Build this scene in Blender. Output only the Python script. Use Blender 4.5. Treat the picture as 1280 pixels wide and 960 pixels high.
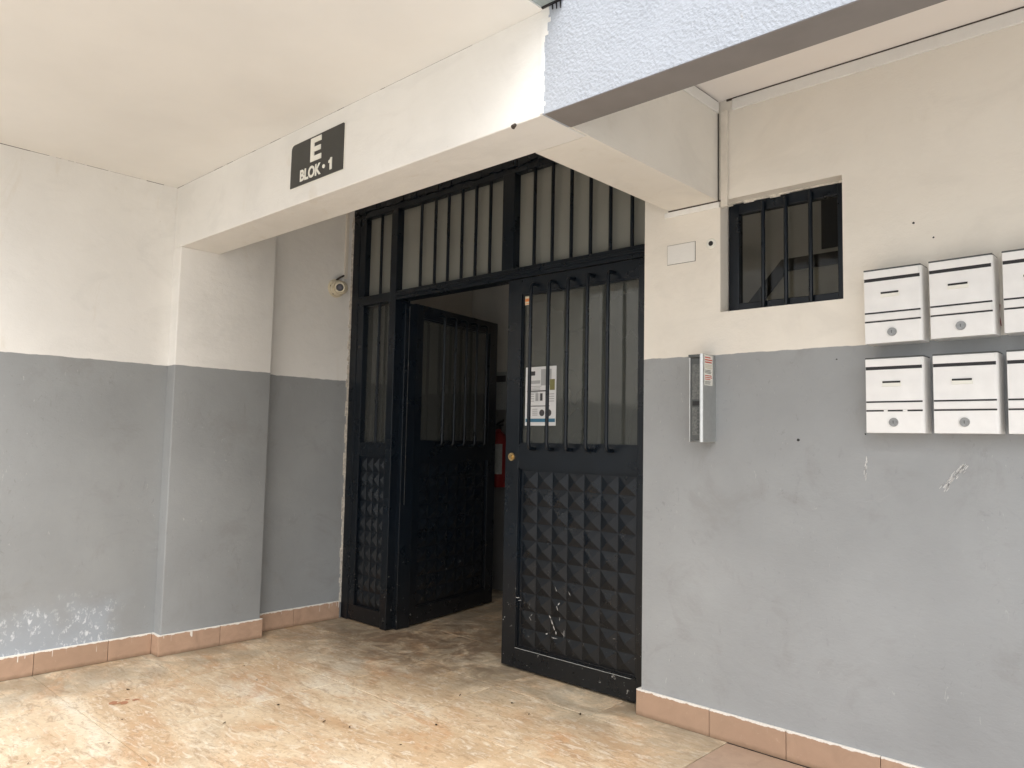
import bpy, bmesh, math, random
from mathutils import Matrix, Vector
random.seed(7)
for o in list(bpy.data.objects): bpy.data.objects.remove(o)
scene = bpy.context.scene
COL = scene.collection

# ---------------------------------------------------------------- camera
cd = bpy.data.cameras.new('camera'); cam = bpy.data.objects.new('camera', cd); COL.objects.link(cam)
cd.sensor_width = 36.0; cd.sensor_fit = 'HORIZONTAL'; cd.lens = 955.03 / 1280 * 36
cd.clip_start = 0.02; cd.clip_end = 2000
R_ = Vector((0.7313728, 0.68167527, 0.02031374)); U_ = Vector((0.03590494, -0.06823362, 0.99702307))
F_ = Vector((-0.68103205, 0.7284662, 0.07437972))
m = Matrix((R_, U_, -F_)).transposed().to_4x4(); m.translation = (0, 0, 1.155)
cam.matrix_world = m
scene.camera = cam

# ---------------------------------------------------------------- sky, sun, exposure
SUN_EL, SUN_AZ = math.radians(54), math.radians(132)      # azimuth clockwise from +Y (the building side)
w = bpy.data.worlds.new('World'); scene.world = w; w.use_nodes = True
nt = w.node_tree; nt.nodes.clear()
sky = nt.nodes.new('ShaderNodeTexSky'); sky.sky_type = 'NISHITA'; sky.sun_disc = False
sky.sun_elevation = SUN_EL; sky.sun_rotation = SUN_AZ; sky.air_density = 1.0; sky.dust_density = 4.0; sky.ozone_density = 1.0
hs = nt.nodes.new('ShaderNodeHueSaturation'); hs.inputs['Saturation'].default_value = 0.2
bg = nt.nodes.new('ShaderNodeBackground'); bg.inputs['Strength'].default_value = 0.15
out = nt.nodes.new('ShaderNodeOutputWorld')
nt.links.new(sky.outputs[0], hs.inputs['Color']); nt.links.new(hs.outputs[0], bg.inputs[0]); nt.links.new(bg.outputs[0], out.inputs[0])
sd = bpy.data.lights.new('sun', 'SUN'); sd.energy = 1.0; sd.angle = math.radians(60); sd.color = (1.0, 0.98, 0.955)
sun = bpy.data.objects.new('sun', sd); COL.objects.link(sun)
sdir = Vector((math.sin(SUN_AZ) * math.cos(SUN_EL), math.cos(SUN_AZ) * math.cos(SUN_EL), math.sin(SUN_EL)))
sun.rotation_euler = sdir.to_track_quat('Z', 'Y').to_euler(); sun.location = (0, -4, 12)
scene.view_settings.view_transform = 'Standard'; scene.view_settings.look = 'None'
scene.view_settings.gamma = 1; scene.view_settings.use_curve_mapping = False
scene.view_settings.exposure = 0.86

# ---------------------------------------------------------------- measures (metres)
D = 2.848          # face of the wall with the mailboxes
DD = 2.929         # face of the door frame
XL = -4.186        # left wall
XP = -4.100        # pilaster
XR = -4.213        # recessed wall beside the door
YN, YF = 1.7405, 2.3057     # pilaster near / far
YB, YB2 = 1.961, 1.8654     # back of the front beam, left / right
ZB, ZC = 2.168, 2.509       # beam underside, canopy ceiling
ZG = 1.525                  # paint line
X0 = -1.868                 # left end of mailbox wall
XB0, XB1 = -1.7435, -1.5087 # cross beam
ZS = 2.589                  # soffit of right bay
YBACK = 4.36

# ---------------------------------------------------------------- node helpers
class M:
    def __init__(s, name):
        s.mat = bpy.data.materials.new(name); s.mat.use_nodes = True
        s.t = s.mat.node_tree; s.n = s.t.nodes; s.n.clear()
        s.o = s.n.new('ShaderNodeOutputMaterial')
        s.b = s.n.new('ShaderNodeBsdfPrincipled'); s.t.links.new(s.b.outputs[0], s.o.inputs[0])
        s.tc = s.n.new('ShaderNodeTexCoord')
        s.co = s.tc.outputs['Object']
    def lk(s, a, b): s.t.links.new(a, b)
    def val(s, sock, v):
        if hasattr(v, 'is_linked'): s.lk(v, sock)
        else: sock.default_value = v if not (isinstance(v, tuple) and len(v) == 3 and sock.type == 'RGBA') else (*v, 1)
    def mapping(s, scale=(1, 1, 1), rot=(0, 0, 0), src=None, loc=(0, 0, 0)):
        n = s.n.new('ShaderNodeMapping'); s.lk(src or s.co, n.inputs[0])
        n.inputs['Scale'].default_value = scale; n.inputs['Rotation'].default_value = rot; s.val(n.inputs['Location'], loc)
        return n.outputs[0]
    def noise(s, scale, detail=4, rough=.55, dist=0, src=None):
        n = s.n.new('ShaderNodeTexNoise'); s.lk(src or s.co, n.inputs['Vector'])
        n.inputs['Scale'].default_value = scale; n.inputs['Detail'].default_value = detail
        n.inputs['Roughness'].default_value = rough; n.inputs['Distortion'].default_value = dist
        return n.outputs['Fac']
    def vor(s, scale, src=None, feat='F1'):
        n = s.n.new('ShaderNodeTexVoronoi'); n.feature = feat; s.lk(src or s.co, n.inputs['Vector']); n.inputs['Scale'].default_value = scale
        return n.outputs['Distance']
    def ramp(s, fac, stops, interp='LINEAR'):
        n = s.n.new('ShaderNodeValToRGB'); n.color_ramp.interpolation = interp; s.lk(fac, n.inputs[0]); cr = n.color_ramp
        while len(cr.elements) < len(stops): cr.elements.new(1)
        for e, (p, c) in zip(cr.elements, stops):
            e.position = p; e.color = (*c, 1) if isinstance(c, tuple) else (c, c, c, 1)
        return n.outputs[0]
    def math(s, op, a, b=None, c=None, clamp=False):
        n = s.n.new('ShaderNodeMath'); n.operation = op; n.use_clamp = clamp
        for k, v in enumerate((a, b, c)):
            if v is not None: s.val(n.inputs[k], v)
        return n.outputs[0]
    def step(s, v, a, b):
        n = s.n.new('ShaderNodeMapRange'); n.interpolation_type = 'SMOOTHSTEP'; s.lk(v, n.inputs[0])
        n.inputs[1].default_value = a; n.inputs[2].default_value = b
        return n.outputs[0]
    def mix(s, fac, a, b, mode='MIX'):
        n = s.n.new('ShaderNodeMix'); n.data_type = 'RGBA'; n.blend_type = mode
        s.val(n.inputs[0], fac); s.val(n.inputs[6], a); s.val(n.inputs[7], b)
        return n.outputs[2]
    def sep(s, src=None):
        n = s.n.new('ShaderNodeSeparateXYZ'); s.lk(src or s.co, n.inputs[0]); return n.outputs
    def rand(s):
        n = s.n.new('ShaderNodeObjectInfo'); return n.outputs['Random']
    def bump(s, h, strength=.3, dist=.01, prev=None):
        n = s.n.new('ShaderNodeBump'); n.inputs['Strength'].default_value = strength; n.inputs['Distance'].default_value = dist
        s.lk(h, n.inputs['Height'])
        if prev is not None: s.lk(prev, n.inputs['Normal'])
        return n.outputs[0]
    def done(s, color, rough=.6, normal=None, metal=0, spec=.5):
        s.val(s.b.inputs['Base Color'], color); s.val(s.b.inputs['Roughness'], rough)
        s.b.inputs['Metallic'].default_value = metal; s.b.inputs['Specular IOR Level'].default_value = spec
        if normal is not None: s.lk(normal, s.b.inputs['Normal'])
        return s.mat

def plain(name, col, rough=.5, metal=0, var=.12, scale=25, spec=.5, bump=0):
    q = M(name); f = q.noise(scale, 5)
    c = q.ramp(f, [(.3, tuple(max(0, v * (1 - var)) for v in col)), (.7, tuple(min(1, v * (1 + var)) for v in col))])
    return q.done(c, rough, q.bump(q.noise(scale * 6, 3), bump, .002) if bump else None, metal, spec)

WHITE = (.80, .787, .752)
GREY = (.298, .310, .314)

def plaster_bump(q, strength=.25):
    h = q.math('ADD', q.math('ADD', q.math('MULTIPLY', q.noise(7, 3), .9), q.math('MULTIPLY', q.noise(26, 4, .6, .5, q.mapping((1, 1, 1.8))), .35)), q.math('MULTIPLY', q.noise(130, 3), .14))
    return q.bump(h, strength, .012)

def white_col(q, WHITE=WHITE):
    a = q.noise(1.3, 5, .6); c = q.ramp(a, [(.3, tuple(v * .92 for v in WHITE)), (.7, tuple(min(1, v * 1.04) for v in WHITE))])
    c = q.mix(q.math('MULTIPLY', q.step(q.noise(2.8, 6, .65, .8, q.mapping((1, 1, 1.6))), .5, .66), .3), c, tuple(v * .84 for v in WHITE))
    d = q.noise(34, 6, .7)
    c = q.mix(q.step(d, .70, .80), c, (.50, .45, .37))
    st = q.noise(5, 6, .65, 1.0, q.mapping((1, 1, .35)))
    return q.mix(q.math('MULTIPLY', q.step(st, .58, .75), .35), c, (.62, .56, .46))

def mat_white(name='white_plaster', W=WHITE):
    q = M(name); return q.done(white_col(q, W), .75, plaster_bump(q), spec=.25)

def mat_two_tone(name, axis, damp=None, WHITE=WHITE, GREY=GREY):
    """white paint over grey dado paint, edge slightly wavy, scuffs low down; damp=(centre along axis, reach) of flaking paint"""
    q = M(name); s = q.sep(); z = s[2]; along = s[axis]
    wob = q.math('MULTIPLY_ADD', q.noise(14, 3), .012, -.006)
    edge = q.step(q.math('ADD', z, wob), ZG - .0015, ZG + .0015)
    g = q.ramp(q.noise(1.7, 5, .6), [(.3, tuple(v * .90 for v in GREY)), (.7, tuple(v * 1.08 for v in GREY))])
    # scuffs and hand marks in the grey
    sc = q.noise(7, 8, .72, 1.5, q.mapping((1, 1, .6), (.5, .9, .3)))
    g = q.mix(q.math('MULTIPLY', q.step(sc, .60, .74), .30), g, (.16, .155, .15))
    g = q.mix(q.math('MULTIPLY', q.step(q.noise(3.5, 7, .7, .6), .52, .68), .22), g, (.19, .18, .165))
    clus = q.step(q.noise(2.2, 4, .6, .5, q.mapping((1, 1, 1), (0, 0, 0), None, (2, 5, 8))), .44, .62)
    sc2 = q.noise(17, 6, .7, 2.5, q.mapping((1.3, 1.3, .8), (.7, .9, .4)))
    g = q.mix(q.math('MULTIPLY', q.math('MULTIPLY', q.step(sc2, .60, .68), clus), .26), g, (.13, .125, .12))
    sc3 = q.noise(40, 3, .5, 1.5, q.mapping((2, 2, .6), (.2, .9, .1), None, (3, 1, 2)))
    g = q.mix(q.math('MULTIPLY', q.math('MULTIPLY', q.step(sc3, .69, .75), clus), .35), g, (.60, .60, .60))
    rough = .62
    if damp:
        c0, reach, top = damp
        mask = q.math('MULTIPLY', q.step(q.math('SUBTRACT', q.math('MULTIPLY_ADD', q.noise(6, 4), .5, reach), q.math('ABSOLUTE', q.math('SUBTRACT', along, c0))), .18, .34),
                      q.step(q.math('SUBTRACT', q.math('MULTIPLY_ADD', q.noise(5, 4), .45, top), z), .06, .30))
        g = q.mix(q.math('MULTIPLY', mask, .7), g, (.36, .40, .45))
        fl = q.step(q.noise(60, 5, .7, .6, q.mapping((1, 1, .6))), .52, .60)
        big = q.step(q.noise(20, 4, .6), .44, .58)
        g = q.mix(q.math('MULTIPLY', q.math('MULTIPLY', mask, fl), big), g, (.64, .67, .70))
    c = q.mix(edge, g, white_col(q, WHITE))
    return q.done(c, rough, plaster_bump(q, .28), spec=.3)

def mat_stucco():
    q = M('blue_stucco'); v = q.vor(95); n = q.noise(150, 4, .6, .6)
    h = q.math('ADD', q.math('MULTIPLY', v, .6), n)
    c = q.ramp(q.noise(3, 6, .6), [(.3, (.395, .425, .475)), (.7, (.44, .47, .52))])
    c = q.mix(q.math('MULTIPLY', q.step(q.noise(9, 5, .6, 1, q.mapping((1, 1, .4))), .66, .76), .5), c, (.62, .56, .44))
    return q.done(c, .8, q.bump(q.math('MULTIPLY', h, q.ramp(q.noise(4, 3), [(.35, .5), (.65, 1.0)])), .55, .010), spec=.2)

def mat_marble():
    q = M('marble'); r = q.rand()
    cmb = q.n.new('ShaderNodeCombineXYZ')
    q.lk(q.math('MULTIPLY', r, .12), cmb.inputs[2])
    pos = q.n.new('ShaderNodeNewGeometry').outputs['Position']
    add = q.n.new('ShaderNodeVectorMath'); add.operation = 'ADD'; q.lk(pos, add.inputs[0]); q.lk(cmb.outputs[0], add.inputs[1]); p = add.outputs[0]
    ps = q.mapping((.65, 1.3, 1), (0, 0, .75), p)
    a = q.noise(1.9, 9, .58, .9, ps)
    c = q.ramp(a, [(.28, (.46, .31, .18)), (.42, (.63, .465, .295)), (.54, (.73, .585, .405)), (.66, (.79, .69, .535)), (.80, (.80, .755, .66))])
    b = q.noise(2.4, 9, .66, 1.2, q.mapping((.7, 1.5, 1), (0, 0, .6), p, (5, 2, 0)))
    c = q.mix(q.math('MULTIPLY', q.step(b, .47, .66), .62), c, (.55, .33, .175))
    g = q.noise(1.6, 7, .6, 1.0, q.mapping((1, 1, 1), (0, 0, 0), p, (1, 7, 3)))
    c = q.mix(q.math('MULTIPLY', q.step(g, .52, .68), .42), c, (.50, .425, .31))
    ru = q.noise(3.0, 9, .68, .8, q.mapping((.8, 1.3, 1), (0, 0, .7), p, (11, 4, 6)))
    c = q.mix(q.math('MULTIPLY', q.step(ru, .54, .66), .55), c, (.55, .285, .13))
    v = q.noise(11, 8, .72, 2.2, q.mapping((.5, 1.6, 1), (0, 0, .7), p))
    c = q.mix(q.math('MULTIPLY', q.step(v, .51, .64), .62), c, (.37, .235, .135))
    wv = q.noise(20, 7, .7, 1.5, q.mapping((.5, 1.5, 1), (0, 0, .7), p, (9, 3, 1)))
    c = q.mix(q.math('MULTIPLY', q.step(wv, .50, .64), .60), c, (.84, .77, .645))
    gr = q.noise(48, 6, .75, .8, p)
    c = q.mix(q.math('MULTIPLY', q.step(gr, .50, .66), .55), c, (.39, .26, .155))
    # trodden dirt by the threshold and along the opened leaf
    s = q.sep(p)
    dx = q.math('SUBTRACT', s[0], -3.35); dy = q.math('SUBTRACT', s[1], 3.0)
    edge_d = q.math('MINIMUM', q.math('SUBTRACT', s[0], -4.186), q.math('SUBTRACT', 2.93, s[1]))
    grime_shade = q.math('MULTIPLY', q.step(edge_d, .75, .05), q.step(q.noise(3.2, 7, .68, 1.0, p), .34, .60))  # grime along skirting and door, with the shade there painted in
    c = q.mix(q.math('MULTIPLY', grime_shade, .72), c, (.235, .20, .145))
    dist = q.math('SQRT', q.math('ADD', q.math('MULTIPLY', q.math('MULTIPLY', dx, dx), .55), q.math('MULTIPLY', dy, dy)))
    dirt = q.math('MULTIPLY', q.step(dist, 1.0, .15), q.step(q.noise(6, 7, .7, 1.2, p), .36, .62))
    c = q.mix(q.math('MULTIPLY', dirt, .78), c, (.15, .092, .055))
    sp = q.step(q.noise(95, 3, .6, 0, p), .735, .765)
    c = q.mix(q.math('MULTIPLY', sp, .7), c, (.11, .08, .05))
    rg = q.ramp(q.noise(7, 5, .6, 0, p), [(.3, .28), (.7, .55)])
    return q.done(c, rg, q.bump(q.noise(16, 4, .5, 0, p), .08, .004), spec=.4)

def mat_tile(name, base, paint=True):
    q = M(name); r = q.rand(); s = q.sep()
    off = q.n.new('ShaderNodeCombineXYZ'); q.lk(q.math('MULTIPLY', r, 50), off.inputs[0])
    add = q.n.new('ShaderNodeVectorMath'); add.operation = 'ADD'; q.lk(q.co, add.inputs[0]); q.lk(off.outputs[0], add.inputs[1]); p = add.outputs[0]
    c = q.ramp(q.noise(12, 6, .65, 1, p), [(.25, tuple(v * .82 for v in base)), (.5, base), (.75, tuple(min(1, v * 1.14) for v in base))])
    c = q.mix(q.math('MULTIPLY', r, .75), c, (base[0] * .80, base[1] * .80, base[2] * .78))
    c = q.mix(q.math('MULTIPLY', q.step(q.noise(60, 5, .7, 1, p), .6, .72), .35), c, (.62, .50, .38))
    rough = .42
    if paint:   # wall paint slopped over the top edge, with runs
        z = s[2]
        lip = q.step(q.math('ADD', z, q.math('MULTIPLY_ADD', q.noise(28, 4, .6, 0, p), .022, -.011)), .1005, .1035)
        runs = q.step(q.noise(85, 2, .4, 0, q.mapping((1, 1, .03), (0, 0, 0), p)), .64, .67)
        where = q.step(q.noise(9, 3, .5, 0, q.mapping((1, 1, .02), (0, 0, 0), p, (4, 4, 4))), .52, .60)
        ln = q.step(q.math('ADD', z, q.math('MULTIPLY_ADD', q.noise(30, 2, .4, 0, q.mapping((1, 1, .02), (0, 0, 0), p)), .09, -.045)), .070, .078)
        msk = q.math('MAXIMUM', lip, q.math('MULTIPLY', q.math('MULTIPLY', runs, ln), where))
        c = q.mix(msk, c, (.78, .74, .68))
        dirt = q.math('MULTIPLY', q.step(q.math('ADD', z, q.math('MULTIPLY_ADD', q.noise(25, 4, .6, 0, p), .02, -.01)), .022, .003), .6)
        c = q.mix(dirt, c, (.2, .13, .08))
    return q.done(c, rough, q.bump(q.noise(40, 3, .5, 0, p), .06, .003), spec=.4)

def mat_door():
    q = M('door_enamel'); q.co = q.n.new('ShaderNodeNewGeometry').outputs['Position']; s = q.sep()
    c = q.ramp(q.noise(6, 5, .6), [(.3, (.0020, .0046, .0085)), (.7, (.0040, .0082, .0140))])
    dust = q.math('MULTIPLY', q.step(q.math('ADD', s[2], q.math('MULTIPLY_ADD', q.noise(3, 4), .5, -.25)), .75, .1), .75)
    c = q.mix(dust, c, (.0068, .0078, .0088))
    sm = q.noise(12, 6, .7, 1.5)
    c = q.mix(q.math('MULTIPLY', q.step(sm, .6, .72), .35), c, (.012, .014, .016))
    spk = q.math('MULTIPLY', q.step(q.noise(48, 4, .65, .8), .66, .72), q.step(s[2], .65, .15))
    c = q.mix(q.math('MULTIPLY', spk, .8), c, (.35, .34, .32))
    rg = q.ramp(q.noise(9, 5, .65), [(.3, .22), (.7, .42)])
    return q.done(c, rg, q.bump(q.noise(30, 3), .10, .003), spec=.36)

def mat_glass(name, tint, haze, hazecol=(.32, .31, .28), rough=.05, ripple=.05, refl=1.25):
    """pane: clear transmission (tinted) + dusty diffuse film + Fresnel reflection"""
    q = M(name); q.n.remove(q.b)
    tr = q.n.new('ShaderNodeBsdfTransparent'); tr.inputs[0].default_value = (*tint, 1)
    df = q.n.new('ShaderNodeBsdfDiffuse'); df.inputs[0].default_value = (*hazecol, 1)
    tl = q.n.new('ShaderNodeBsdfTranslucent'); tl.inputs[0].default_value = (*hazecol, 1)
    mx0 = q.n.new('ShaderNodeMixShader'); mx0.inputs[0].default_value = .5; q.lk(df.outputs[0], mx0.inputs[1]); q.lk(tl.outputs[0], mx0.inputs[2])
    gl = q.n.new('ShaderNodeBsdfGlossy'); gl.inputs['Roughness'].default_value = rough
    bp = q.bump(q.noise(7, 3), ripple, .01); q.lk(bp, gl.inputs['Normal'])
    fr = q.n.new('ShaderNodeFresnel'); fr.inputs[0].default_value = 1.5
    f2 = q.math('MULTIPLY', fr.outputs[0], refl, clamp=True)
    m1 = q.n.new('ShaderNodeMixShader'); q.lk(q.math('MULTIPLY_ADD', q.noise(3, 2), haze * .3, haze * .85), m1.inputs[0]); q.lk(tr.outputs[0], m1.inputs[1]); q.lk(mx0.outputs[0], m1.inputs[2])
    m2 = q.n.new('ShaderNodeMixShader'); q.lk(f2, m2.inputs[0]); q.lk(m1.outputs[0], m2.inputs[1]); q.lk(gl.outputs[0], m2.inputs[2])
    q.lk(m2.outputs[0], q.o.inputs[0])
    return q.mat

MT = dict(
    white=mat_white(), left=mat_two_tone('two_tone_left', 1, (1.12, .42, .22)), pil=mat_two_tone('two_tone_pilaster', 1), right=mat_two_tone('two_tone_right_lit', 0, None, (.81, .765, .685), (.322, .333, .338)),  # right: same grey paint, lightened for the stronger light on that wall
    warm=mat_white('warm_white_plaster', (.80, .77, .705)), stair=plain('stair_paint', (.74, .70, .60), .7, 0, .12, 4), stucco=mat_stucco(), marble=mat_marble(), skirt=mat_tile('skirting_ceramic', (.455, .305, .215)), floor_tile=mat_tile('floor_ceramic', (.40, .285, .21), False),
    door=mat_door(), glass=mat_glass('obscured_glass', (.34, .37, .345), .34, (.27, .28, .26)), tglass=mat_glass('transom_glass', (.42, .44, .41), .9, (.46, .465, .42), .15), wglass=mat_glass('window_glass', (.80, .79, .76), .01, refl=.4),
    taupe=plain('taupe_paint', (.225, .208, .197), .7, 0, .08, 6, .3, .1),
    ceil=plain('ceiling_paint', (.81, .80, .770), .8, 0, .035, 2, .2, .12),
    ceil2=plain('soffit_paint', (.84, .80, .76), .8, 0, .03, 2, .2, .08),
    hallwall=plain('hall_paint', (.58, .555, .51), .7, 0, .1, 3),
    hallgrey=plain('hall_dim_panel', (.17, .165, .155), .7, 0, .1, 3),
    dark=plain('dark_strip', (.02, .018, .016), .6), crack=plain('gap_shadow_dirt', (.06, .045, .035), .9),
    mortar=plain('mortar', (.60, .56, .49), .9, 0, .3, 60, .2, .5),
    box=plain('mailbox_enamel', (.81, .80, .78), .34, 0, .045, 14), black=plain('black_plastic', (.012, .011, .012), .45),
    darksteel=plain('dull_steel', (.30, .30, .295), .38, .9, .2, 60), steel=plain('steel', (.52, .52, .52), .3, 1), alu=plain('anodised_aluminium', (.60, .61, .60), .34, .9, .05, 60),
    brass=plain('brass', (.62, .45, .22), .32, 1, .25, 80), sign=plain('sign_black', (.028, .029, .027), .38, 0, .1, 10),
    letter=plain('letter_white', (.80, .79, .72), .5, 0, .03), paper=plain('paper', (.70, .71, .72), .7, 0, .03),
    ink=plain('ink', (.05, .05, .055), .7), inkgrey=plain('ink_grey', (.36, .37, .38), .7), inkblue=plain('ink_blue', (.04, .15, .24), .6),
    olive=plain('print_olive', (.20, .19, .07), .6), red=plain('red_enamel', (.24, .008, .008), .4), redink=plain('red_ink', (.55, .08, .05), .6),
    orange=plain('orange_print', (.75, .25, .07), .55), cream=plain('cream_plastic', (.66, .60, .46), .4, 0, .06), lens=plain('lens', (.05, .04, .055), .08),
    pvc=plain('painted_conduit', (.72, .67, .59), .5, 0, .06), greyplate=plain('grey_plate', (.075, .08, .078), .45, 0, .15), iclabel=plain('intercom_label', (.12, .125, .12), .45, 0, .4, 140), label=plain('grey_label', (.34, .35, .34), .5, 0, .2, 90),
    leaf=plain('dry_leaf', (.07, .045, .025), .8, 0, .5, 50), stain=plain('red_stain', (.46, .22, .12), .6, 0, .3, 40), asphalt=plain('concrete_paving', (.64, .63, .605), .9, 0, .2, 8, .3, .3),
    scrape=plain('scraped_paint', (.68, .67, .65), .8, 0, .15, 60), splash=plain('paint_splash', (.42, .415, .40), .7, 0, .6, 120), fixture=plain('fixture_grey', (.36, .42, .42), .25, 0, .2, 20))

# ---------------------------------------------------------------- mesh helpers
def box(bm, x0, x1, y0, y1, z0, z1, bevel=0):
    vs = [bm.verts.new(p) for p in ((x0, y0, z0), (x1, y0, z0), (x1, y1, z0), (x0, y1, z0), (x0, y0, z1), (x1, y0, z1), (x1, y1, z1), (x0, y1, z1))]
    fs = [bm.faces.new([vs[i] for i in f]) for f in ((0, 3, 2, 1), (4, 5, 6, 7), (0, 1, 5, 4), (1, 2, 6, 5), (2, 3, 7, 6), (3, 0, 4, 7))]
    if bevel:
        es = {e for f in fs for e in f.edges}
        bmesh.ops.bevel(bm, geom=list(es), offset=bevel, segments=2, affect='EDGES', profile=.5)
def cyl(bm, p0, p1, r0, r1=None, seg=20):
    r1 = r0 if r1 is None else r1
    p0, p1 = Vector(p0), Vector(p1); d = p1 - p0
    mt = Matrix.Translation((p0 + p1) / 2) @ d.to_track_quat('Z', 'Y').to_matrix().to_4x4()
    bmesh.ops.create_cone(bm, cap_ends=True, segments=seg, radius1=r0, radius2=r1, depth=d.length, matrix=mt)
def tube(bm, pts, r, seg=10):
    pts = [Vector(p) for p in pts]; rings = []; nrm = None
    for i, p in enumerate(pts):
        d = (pts[min(i + 1, len(pts) - 1)] - pts[max(i - 1, 0)]).normalized()
        if nrm is None: nrm = d.orthogonal().normalized() if abs(d.x) > .5 else d.cross(Vector((1, 0, 0))).normalized()
        nrm = (nrm - d * nrm.dot(d)).normalized(); bi = d.cross(nrm)
        rings.append([bm.verts.new(p + r * (nrm * math.cos(a) + bi * math.sin(a))) for a in [2 * math.pi * k / seg for k in range(seg)]])
    for a, b in zip(rings, rings[1:]):
        for k in range(seg): bm.faces.new((a[k], a[(k + 1) % seg], b[(k + 1) % seg], b[k]))
    bm.faces.new(rings[0][::-1]); bm.faces.new(rings[-1])
def prism(bm, poly, f0, f1):
    """poly: 2-D points; f0,f1 map (u,v) -> 3-D near / far"""
    a = [bm.verts.new(f0(u, v)) for u, v in poly]; b = [bm.verts.new(f1(u, v)) for u, v in poly]
    bm.faces.new(a); bm.faces.new(b[::-1])
    n = len(poly)
    for i in range(n): bm.faces.new((a[i], b[i], b[(i + 1) % n], a[(i + 1) % n]))
    bmesh.ops.recalc_face_normals(bm, faces=bm.faces)
def mesh(name, bm, mat, smooth=False):
    bmesh.ops.recalc_face_normals(bm, faces=bm.faces)
    me = bpy.data.meshes.new(name); bm.to_mesh(me); bm.free(); me.materials.append(MT[mat])
    if smooth:
        me.polygons.foreach_set('use_smooth', [True] * len(me.polygons))
        me.set_sharp_from_angle(angle=math.radians(38))
    return me
def obj(name, me, parent=None, loc=None, rot=None):
    o = bpy.data.objects.new(name, me); COL.objects.link(o)
    if parent is not None: o.parent = parent
    if loc is not None: o.location = loc
    if rot is not None: o.rotation_euler = rot
    return o
def mk(name, mat, parent, *boxes, bevel=0, smooth=False):
    """boxes in the parent's own space"""
    bm = bmesh.new()
    for b in boxes: box(bm, *b, bevel=bevel)
    return obj(name, mesh(name, bm, mat, smooth), parent)
def tag(o, label, cat, group=None):
    o['label'] = label; o['category'] = cat
    if group: o['group'] = group
    return o
def thing(name, label, cat, loc=(0, 0, 0), rz=0, group=None):
    o = obj(name, None); o.location = loc; o.rotation_euler = (0, 0, rz); o.empty_display_size = .1
    return tag(o, label, cat, group)
def struct(o): o['kind'] = 'structure'; return o
def copy_tree(o, parent=None):
    c = o.copy(); COL.objects.link(c); c.parent = parent
    for ch in list(o.children): copy_tree(ch, c)
    return c
def rough_grid(bm, o, u, v, nu, nv, amp=0):
    pass

# ================================================================= the setting
bm = bmesh.new(); box(bm, -300, 300, -300, 300, -.25, -.02)
struct(obj('ground', mesh('ground', bm, 'asphalt')))
XM = -1.465
# bed under the slabs (joints look down on it), then the marble slabs one by one
bm = bmesh.new(); box(bm, -4.75, XM, -1.85, YBACK + .1, -.06, -.004); box(bm, XM, 2.6, D - 1.02, D + .2, -.06, -.004)
floor = struct(obj('floor', mesh('floor', bm, 'crack')))
SX, SY = .55, .50
def slab_mesh(sx, sy):
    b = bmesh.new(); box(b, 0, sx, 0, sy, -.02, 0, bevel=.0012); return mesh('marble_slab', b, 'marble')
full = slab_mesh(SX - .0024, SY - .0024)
y = 1.18 - SY * 6
row = 0
while y < YBACK:
    x = XM - SX
    while x > -4.75:
        xs = max(x, -4.72)
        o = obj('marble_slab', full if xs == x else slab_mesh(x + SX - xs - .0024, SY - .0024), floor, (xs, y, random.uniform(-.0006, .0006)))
        x -= SX
    y += SY; row += 1
bt = bmesh.new(); box(bt, 0, .3275, 0, .3275, -.02, 0, bevel=.001); ft = mesh('floor_tile', bt, 'floor_tile')
for i in range(10):
    for j in range(3):
        obj('floor_tile', ft, floor, (XM + .002 + .33 * i, D - .014 - .33 * (j + 1), .0))
# reddish stain on the marble
bm = bmesh.new()
for cx, cy, rx, n in ((-3.525, 1.31, .028, 9), (-3.50, 1.35, .022, 8), (-3.505, 1.40, .018, 8), (-3.53, 1.37, .012, 7), (-3.51, 1.335, .014, 7)):
    bm.faces.new([bm.verts.new((cx + rx * random.uniform(.4, 1.1) * math.cos(a), cy + rx * 1.2 * random.uniform(.4, 1.1) * math.sin(a), .0016)) for a in [2 * math.pi * k / n for k in range(n)]])
st_ = obj('stain', mesh('stain', bm, 'stain'), floor)

# ================================================================= walls
def skirt_run(parent, kind, fixed, cuts, out):
    """kind 'x': runs along x at y=fixed ; 'y': along y at x=fixed. out = direction of the room. tiles 12 mm thick"""
    for a, b in zip(cuts, cuts[1:]):
        bm = bmesh.new(); g = .0012; L = b - a - 2 * g
        if kind == 'x': box(bm, 0, L, 0, .012, 0, .108, bevel=.0015); loc = (a + g, fixed - .012, .001)
        else: box(bm, 0, .012, 0, L, 0, .108, bevel=.0015); loc = (fixed, a + g, .001)
        obj('skirting_tile', mesh('skirting_tile', bm, 'skirt'), parent, loc)

wl = thing('wall', 'white over grey wall with flaking paint near the floor, meeting the pilaster', 'wall')
mk('plaster', 'left', wl, (XL - .2, XL, -1.8, YN, -.02, 2.70))
mk('coping', 'white', wl, (XL - .23, XL + .03, -1.83, .38, 2.701, 2.75), bevel=.006)
skirt_run(wl, 'y', XL, [-.13 - .331, -.13, .191, .522, .852, 1.183, 1.514, YN - .013], 1)

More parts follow.
